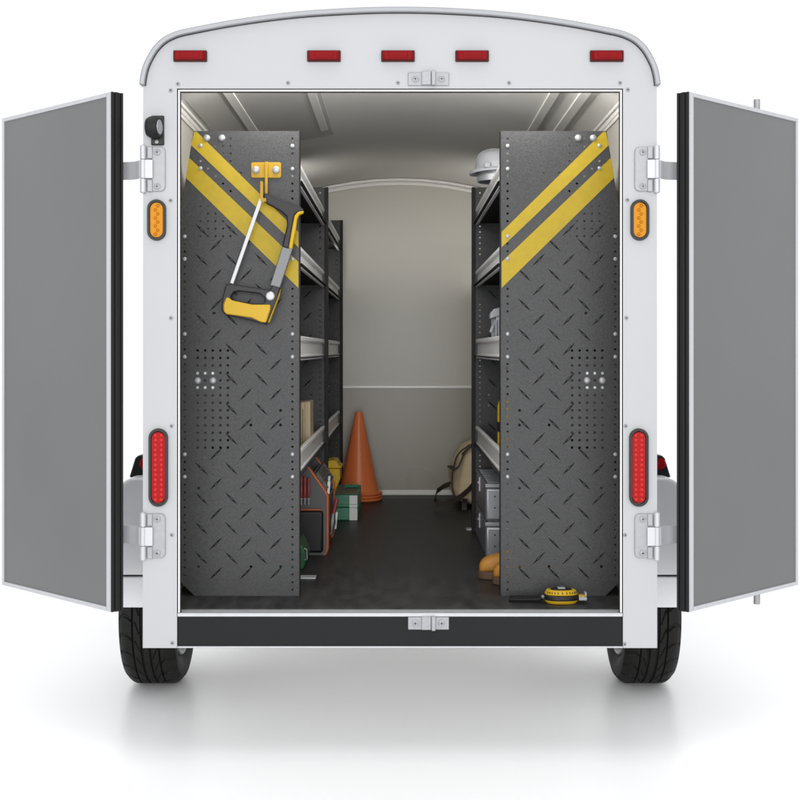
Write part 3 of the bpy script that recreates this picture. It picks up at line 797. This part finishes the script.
# utility knife (white) in the rail, pliers with red grips hanging outside
def at(px, py, d): return P3(px, py, d)
a0, a1 = at(328.2, 494, 5.82), at(329.4, 476, 5.82)
UK = empty('utility_knife', a0, 'white utility knife upright in the aisle pocket of the tool tote', 'knife')
b = MB(); b.ribbon([a0, a0.lerp(a1, .5), a0.lerp(a1, .7)], (1, 0, 0), .013, .012); b.build('handle', M['label'], UK, bevel=.002)
b = MB(); b.ribbon([a0.lerp(a1, .71), a1], (1, 0, 0), .011, .005); b.build('blade_holder', M['alu'], UK, bevel=.001)
p0 = at(335.3, 502, 6.05)
PL = empty('pliers', at(330, 534, 6.05), 'red gripped pliers hanging jaws down on the aisle side of the tool tote', 'pliers')
b = MB()
for dx in (0, .012): b.tube([at(336.6, 499, 6.05+dx*2), at(335.2, 506, 6.05+dx*3), at(333.2, 514, 6.05+dx)], lambda t: .0105-.002*t, 10)
b.build('grip', M['redgrip'], PL)
b = MB(); b.tube([at(333.2, 513.5, 6.05), at(332, 522, 6.05), at(330.3, 534, 6.05)], lambda t: .009+.010*math.sin(t*2.6), 10); b.build('jaw', M['grey'], PL)
a0, a1 = at(335.2, 529, 6.12), at(336.8, 512, 6.12)
b = MB(); b.ribbon([a0, a1], (1, 0, 0), .010, .006); tag(b.build('scraper', M['label'], None, bevel=.001), 'white scraper blade hanging behind the pliers on the tool tote', 'scraper')

# green case low behind the left end panel
xr = -.388; d5 = 5.36; yc = d5+CAMY
GC = empty('green_case', (xr-.15, yc+.1, ZF), 'dark green plastic case with a silver latch, tucked low behind the left end panel', 'case')
zt_ = P(0, 541, d5)[1]
b = MB(); b.prism([(xr-.34, ZF+.001), (xr-.014, ZF+.001), (xr, ZF+.05), (xr-.004, zt_-.05), (xr-.03, zt_), (xr-.34, zt_)], yc, yc+.22); b.build('body', M['dgreen'], GC, bevel=.006, segs=3)
b = MB(); b.tube([(xr-.012, yc-.006, zt_-.030), (xr-.001, yc-.008, zt_-.034), (xr+.001, yc-.008, zt_-.075), (xr-.010, yc-.006, zt_-.078)], .003); b.build('latch', M['chrome'], GC)

# books on the lowest left shelf
zs = .945+.012
def book(x1, x0, y, h, label, band):
    B = empty('book', ((x0+x1)/2, y+.1, zs), label, 'book', 'books on the lowest left shelf')
    b = MB(); b.box(x0, x1, y, y+.21, zs+.0005, zs+h); b.build('cover', M['wood'], B, bevel=.002)
    if band:
        m = MB()
        for q in band: m.box(x0+(x1-x0)*q-.0022, x0+(x1-x0)*q+.0022, y-.0008, y+.002, zs+.01, zs+h-.03)
        m.build('spine_band', M['bookgreen'], B)
book(-.3935, -.418, 1.14, .24, 'beige book on the lowest left shelf, plain spine, nearest the aisle', None)
book(-.4185, -.434, 1.14, .238, 'beige book with a dark green spine line, second from the aisle', (.5,))
book(-.4345, -.458, 1.14, .236, 'beige book with two green spine lines, beside the left upright', (.25, .7))

# ------------------------------------------------------------------ right side
# hard hat on the top shelf
hx, hy, hz = .412, 5.44+CAMY, 2.150
HH = empty('hard_hat', (hx, hy, hz), 'pale grey hard hat with a peak, resting on the top right shelf lip', 'hard hat')
b = MB(); NA = 64; prof = [(1, 0), (1.0, .02), (.985, .06), (.94, .10), (.84, .135), (.66, .160), (.42, .174), (.2, .180), (0.001, .181)]
v = []; f = []
for i in range(NA):
    a = 2*PI*i/NA
    for r, h in prof: v.append((hx+.096*r*math.cos(a), hy+.112*r*math.sin(a), hz+.024+h*.53+(.006 if abs(math.sin(a)) < .22 and r < .97 else 0)))
n = len(prof)
for i in range(NA):
    j = (i+1) % NA
    for k in range(n-1): f.append((i*n+k, j*n+k, j*n+k+1, i*n+k+1))
b.mesh_add(v, f); b.build('shell', M['hat'], HH, angle=60)
b = MB(); v = []; f = []
for i in range(NA):
    a = 2*PI*i/NA; pk = max(0, -math.cos(a))**3
    for (e, dz) in ((-.004, .004), (.010+.012*pk, -.004-.006*pk), (.012+.012*pk, .002-.006*pk), (.008+.010*pk, .008), (-.004, .014)):
        v.append((hx+(.096+e)*math.cos(a), hy+(.112+e)*math.sin(a), hz+.024+dz))
for i in range(NA):
    j = (i+1) % NA
    for k in range(4): f.append((i*5+k, j*5+k, j*5+k+1, i*5+k+1))
b.mesh_add(v, f); b.build('brim', M['hat'], HH, angle=60)
b = MB(); b.lathe([(.088, .026), (.086, -.015), (.082, -.017), (.080, .026)], (hx, hy, hz), 'z', 48); b.build('headband', M['case'], HH)
b = MB(); b.box(hx-.062, hx-.036, hy-.112, hy-.085, hz+.030, hz+.052); b.build('side_slot', M['hat'], HH, bevel=.004)

# grey ribbed metal part on the middle shelf
zs3 = 1.384+.012; d6 = 5.40; y6 = d6+CAMY
MP = empty('machine_part', (.46, y6+.1, zs3), 'grey ribbed metal machine part behind the lip of the middle right shelf', 'machine part')
b = MB(); b.box(.400, .56, y6, y6+.16, zs3+.001, P(0, 314, d6)[1]); b.build('housing', M['case'], MP, bevel=.006)
b = MB()
for k in range(4): b.box(.3925, .3995, y6+.012+k*.038, y6+.022+k*.038, zs3+.06, P(0, 318, d6)[1])
for k in range(3): b.box(.398+k*.022, .408+k*.022, y6-.010, y6-.0005, zs3+.07, P(0, 320+3*k, d6)[1])
b.build('rib', M['case'], MP, bevel=.002)
b = MB(); b.prism([P(494, 309, d6), P(489.8, 313.5, d6), P(489.8, 319, d6), P(500, 316, d6), P(500, 307, d6)], y6-.004, y6+.05); b.build('cover', M['case'], MP, bevel=.003)
b = MB(); b.prism([P(489, 332, d6), P(491.5, 325, d6), P(494, 325, d6), P(492, 333, d6)], y6-.02, y6); b.build('lever', M['steel'], MP, bevel=.002)

# yellow bottle on the lowest right shelf
xb, yb2 = .4325, .72; zz = .957
YB2 = empty('spray_bottle', (xb, yb2, zz), 'yellow bottle with a dark band, standing on the lowest right shelf', 'bottle')
b = MB(); b.lathe([(0, .001), (.034, .001), (.037, .006), (.037, .24), (.030, .262), (.016, .272), (0, .272)], (xb, yb2, zz), 'z', 32); b.build('body', M['yplastic'], YB2)
b = MB(); b.lathe([(.0365, .135), (.0382, .136), (.0382, .175), (.0365, .176)], (xb, yb2, zz), 'z', 32); b.build('band', M['black'], YB2)
b = MB(); b.lathe([(0, .3), (.014, .3), (.017, .295), (.017, .2725), (0, .2725)], (xb, yb2, zz), 'z', 24); b.build('cap', M['black'], YB2)

# two grey metal cases, one on the other
def mcase(z0, z1, label):
    y0, y1, xa, xb_ = 5.67+CAMY, 6.40+CAMY, .3765, .74
    c = empty('metal_case', ((xa+xb_)/2, (y0+y1)/2, z0), label, 'case', 'stacked grey metal cases')
    b = MB(); b.box(xa, xb_, y0, y1, z0+.001, z1-.022); b.build('body', M['case'], c, bevel=.012, segs=4)
    b = MB(); b.box(xa-.001, xb_, y0-.001, y1, z1-.0215, z1-.004)
    for k in range(12): b.box(xa+.012, xb_-.01, y0+.03+k*.056, y0+.05+k*.056, z1-.0045, z1-.0005)
    b.build('lid', M['case'], c, bevel=.004, segs=3)
    b = MB(); ym = (y0+y1)/2
    b.box(xa-.008, xa-.0012, ym-.025, ym+.025, z1-.075, z1-.008); b.cyl((xa-.009, ym-.02, z1-.035), (xa-.009, ym+.02, z1-.035), .005); b.build('latch', M['chrome'], c, bevel=.001)
    for (py, pz) in ((y0-.0015, .06), (y0-.0015, .11)):
        b = MB(); b.lathe([(0, py), (.0035, py), (.004, py+.002)], (xa+.042, 0, z1-pz), 'y', 12); b.build('rivet', M['black'], c)
mcase(ZF, .668, 'grey metal case on the floor under the right shelving, lower of the stack')
mcase(.6685, .838, 'grey metal case with a ribbed lid, upper of the stack under the right shelving')

# work boots, toes towards the aisle
def boot(tx, ty, label):
    B = empty('work_boot', (tx+.14, ty, ZF), label, 'boot', 'pair of tan work boots')
    # sections along +x from the toe: (dx, halfwidth, z0, z1)
    secs = [(0, .018, .030, .052), (.006, .030, .026, .068), (.02, .040, .026, .084), (.045, .046, .026, .094), (.08, .048, .026, .100), (.12, .046, .026, .118), (.155, .044, .026, .150), (.185, .043, .026, .20), (.23, .043, .026, .21), (.27, .042, .026, .21), (.295, .034, .03, .205)]
    b = MB(); v = []; n = 20
    for dx, hw, z0, z1 in secs:
        for k in range(n):
            a = 2*PI*k/n; ca, sa = math.cos(a), math.sin(a)
            y = hw*math.copysign(abs(ca)**.75, ca); z = (z0+z1)/2+(z1-z0)/2*math.copysign(abs(sa)**.7, sa)
            v.append((tx+dx, ty+y, ZF+z))
    m = len(secs); f = [tuple(range(n)), tuple(range(m*n-1, (m-1)*n-1, -1))]
    for i in range(m-1):
        for k in range(n): f.append((i*n+k, i*n+(k+1) % n, (i+1)*n+(k+1) % n, (i+1)*n+k))
    b.mesh_add(v, f); b.build('upper', M['leather'], B, sub=1, angle=70)
    b = MB(); prof = [(-.004, -.012), (.0, -.026), (.02, -.043), (.06, -.052), (.12, -.049), (.2, -.044), (.27, -.044), (.298, -.03), (.298, .03), (.27, .044), (.2, .044), (.12, .049), (.06, .052), (.02, .043), (0, .026), (-.004, .012)]
    b.prism([(tx+x, ty+y) for x, y in prof], ZF+.001, ZF+.031, 'z'); b.build('sole', M['sole'], B, bevel=.004)
    b = MB(); b.lathe([(.040, .0), (.046, .006), (.048, .02), (.046, .03), (.036, .03)], (tx+.24, ty, ZF+.195), 'z', 28); b.build('collar', M['sole'], B)
boot(.318, 5.17+CAMY, 'tan leather work boot by the right shelving, its whole toe in the aisle')
boot(.366, 5.045+CAMY, 'tan leather work boot by the right shelving, mostly hidden behind the end panel')

# tan duffel bag against the front wall
cx, cy = .545, 7.66+CAMY
DB = empty('duffel_bag', (cx, cy, ZF), 'tan canvas duffel bag with brown straps, on the floor by the front wall', 'bag')
bw, bd, bh = .235, .30, .195
def bagpt(u, v):      # u angle round the y axis, v along y (-1..1)
    e = (1-abs(v)**4.5)**.5
    cu, su = math.cos(u), math.sin(u)
    x = bw*math.copysign(abs(cu)**.8, cu)*(.35+.65*e); z = bh*math.copysign(abs(su)**(.85 if su > 0 else .45), su)*((.45 if su > 0 else .85)+(.55 if su > 0 else .15)*e)
    p = Vector((cx+x, cy+v*bd, ZF+bh*.97+z))
    nz = noise.noise(p*6)*.022+noise.noise(Vector((p.x*30, p.y*9, p.z*9)))*.007
    p.x += nz*cu; p.z = max(ZF+.002, p.z+nz*su)
    return p
b = MB(); NU, NV = 72, 48; v = [bagpt(2*PI*i/NU, -0.995+1.99*j/NV) for j in range(NV+1) for i in range(NU)]
f = [tuple(range(NU)), tuple(range((NV+1)*NU-1, NV*NU-1, -1))]+[(j*NU+i, j*NU+(i+1) % NU, (j+1)*NU+(i+1) % NU, (j+1)*NU+i) for j in range(NV) for i in range(NU)]
b.mesh_add(v, f); b.build('body', M['canvas'], DB, angle=70)
def band(v, u0, u1, wd, name, lift=.004, m='strap'):
    b = MB(); ctr = Vector((cx, 0, ZF+bh))
    pts = []
    for i in range(25):
        q = bagpt(u0+(u1-u0)*i/24, v); d = Vector((q.x-ctr.x, 0, q.z-ctr.z)).normalized(); pts.append(q+d*lift)
    b.ribbon(pts, (0, 1, 0), wd, .005); b.build(name, M[m], DB, angle=60)
band(-.72, 1.2, 2.5, .04, 'trim_band'); band(-.35, 1.0, 3.7, .045, 'trim_band')
b = MB(); yq = cy-bd
q = [at(449.5, 466, 7.40), at(455, 470, 7.36), at(459, 466, 7.36), at(463, 456, 7.37), at(470, 447, 7.38), at(477, 442, 7.38), at(484, 441, 7.38)]
b.ribbon(q, (.3, 1, .2), .034, .008); b.build('handle', M['strap'], DB, angle=60)
b = MB()
q = [at(450, 484, 7.50), at(444, 486, 7.46), at(437, 491, 7.40), at(434.8, 498, 7.34), at(437.5, 503.5, 7.28), at(444, 504, 7.27), at(452, 501.5, 7.28), at(461, 496.5, 7.29), at(469, 489.5, 7.30), at(476, 481, 7.31)]
b.ribbon(q, (0.25, -.35, 1), .034, .006); b.build('shoulder_strap', M['strap'], DB, angle=60)
b = MB(); b.ribbon([at(437, 511, 7.29), at(436.6, 507, 7.29), at(437.6, 502, 7.285)], (1, 0, .1), .022, .006); b.build('strap_end', M['strap'], DB)
b = MB(); b.ribbon([at(464.3, 510.5, 7.30), at(464.3, 504, 7.31), at(465, 499, 7.33)], (1, 0, 0), .032, .008); b.build('buckle_tab', M['black'], DB, bevel=.002)

# tape measure at the sill
d7 = 4.665; ty = d7+CAMY; tx = P(561, 0, d7)[0]; tz = ZF
TM = empty('tape_measure', (tx, ty, tz), 'yellow and black tape measure lying flat on the floor at the right sill', 'tape measure')
def oval_pts(a, b_, k=40, e=.82): return [(tx+a*math.copysign(abs(math.cos(2*PI*i/k))**e, math.cos(2*PI*i/k)), ty+b_*math.copysign(abs(math.sin(2*PI*i/k))**e, math.sin(2*PI*i/k))) for i in range(k)]
def lay(z0, z1, a0, b0, a1, b1, mat_, name, bev=.003):
    m = MB(); lo = oval_pts(a0, b0); hi = oval_pts(a1, b1); k = len(lo)
    v = [(x, y, z0) for x, y in lo]+[(x, y, z1) for x, y in hi]
    m.mesh_add(v, [tuple(range(k)), tuple(range(2*k-1, k-1, -1))]+[(i, (i+1) % k, k+(i+1) % k, k+i) for i in range(k)])
    return m.build(name, mat_, TM, bevel=bev, segs=3)
lay(tz+.001, tz+.013, .054, .040, .0615, .046, M['yplastic'], 'lower_shell')
lay(tz+.0135, tz+.032, .0625, .0475, .0625, .0475, M['black'], 'rubber_band', .004)
lay(tz+.0325, tz+.050, .0615, .046, .052, .038, M['yplastic'], 'upper_shell', .005)
lay(tz+.0505, tz+.0525, .040, .028, .038, .026, M['black'], 'face_plate', .0008)
m = MB()
for k in range(-5, 6):
    a = -PI/2+k*.2; px_, py_ = tx+.0585*math.copysign(abs(math.cos(a))**.82, math.cos(a)), ty+.0432*math.copysign(abs(math.sin(a))**.82, math.sin(a))
    m.box(px_-.0011, px_+.0011, py_-.0035, py_+.003, tz+.0385, tz+.0455, rot=Matrix.Rotation(-.45, 3, 'X'))
m.build('scale_mark', M['black'], TM)
m = MB(); m.box(tx-.013, tx+.014, ty-.016, ty+.012, tz+.0527, tz+.0575); m.build('belt_clip', M['chrome'], TM, bevel=.002)
m = MB(); m.box(tx+.062, tx+.083, ty-.020, ty+.006, tz+.026, tz+.0305); m.build('tape', M['yplastic'], TM)
m = MB(); m.box(tx+.0615, tx+.0905, ty-.026, ty+.010, tz+.013, tz+.0255); m.box(tx+.0835, tx+.0905, ty-.022, ty+.008, tz+.0258, tz+.042); m.build('hook', M['steel'], TM, bevel=.0015)
m = MB(); m.tube([(tx-.063, ty, tz+.022), (tx-.071, ty-.002, tz+.022)], .0062); m.build('lanyard_ring', M['chrome'], TM)
m = MB(); m.ribbon([(tx-.070, ty-.002, tz+.016), (tx-.10, ty+.008, tz+.013), (tx-.14, ty+.016, tz+.011), (tx-.186, ty+.022, tz+.0105)], (0, 1, .35), .030, .014); m.build('wrist_strap', M['rubber'], TM, bevel=.002)
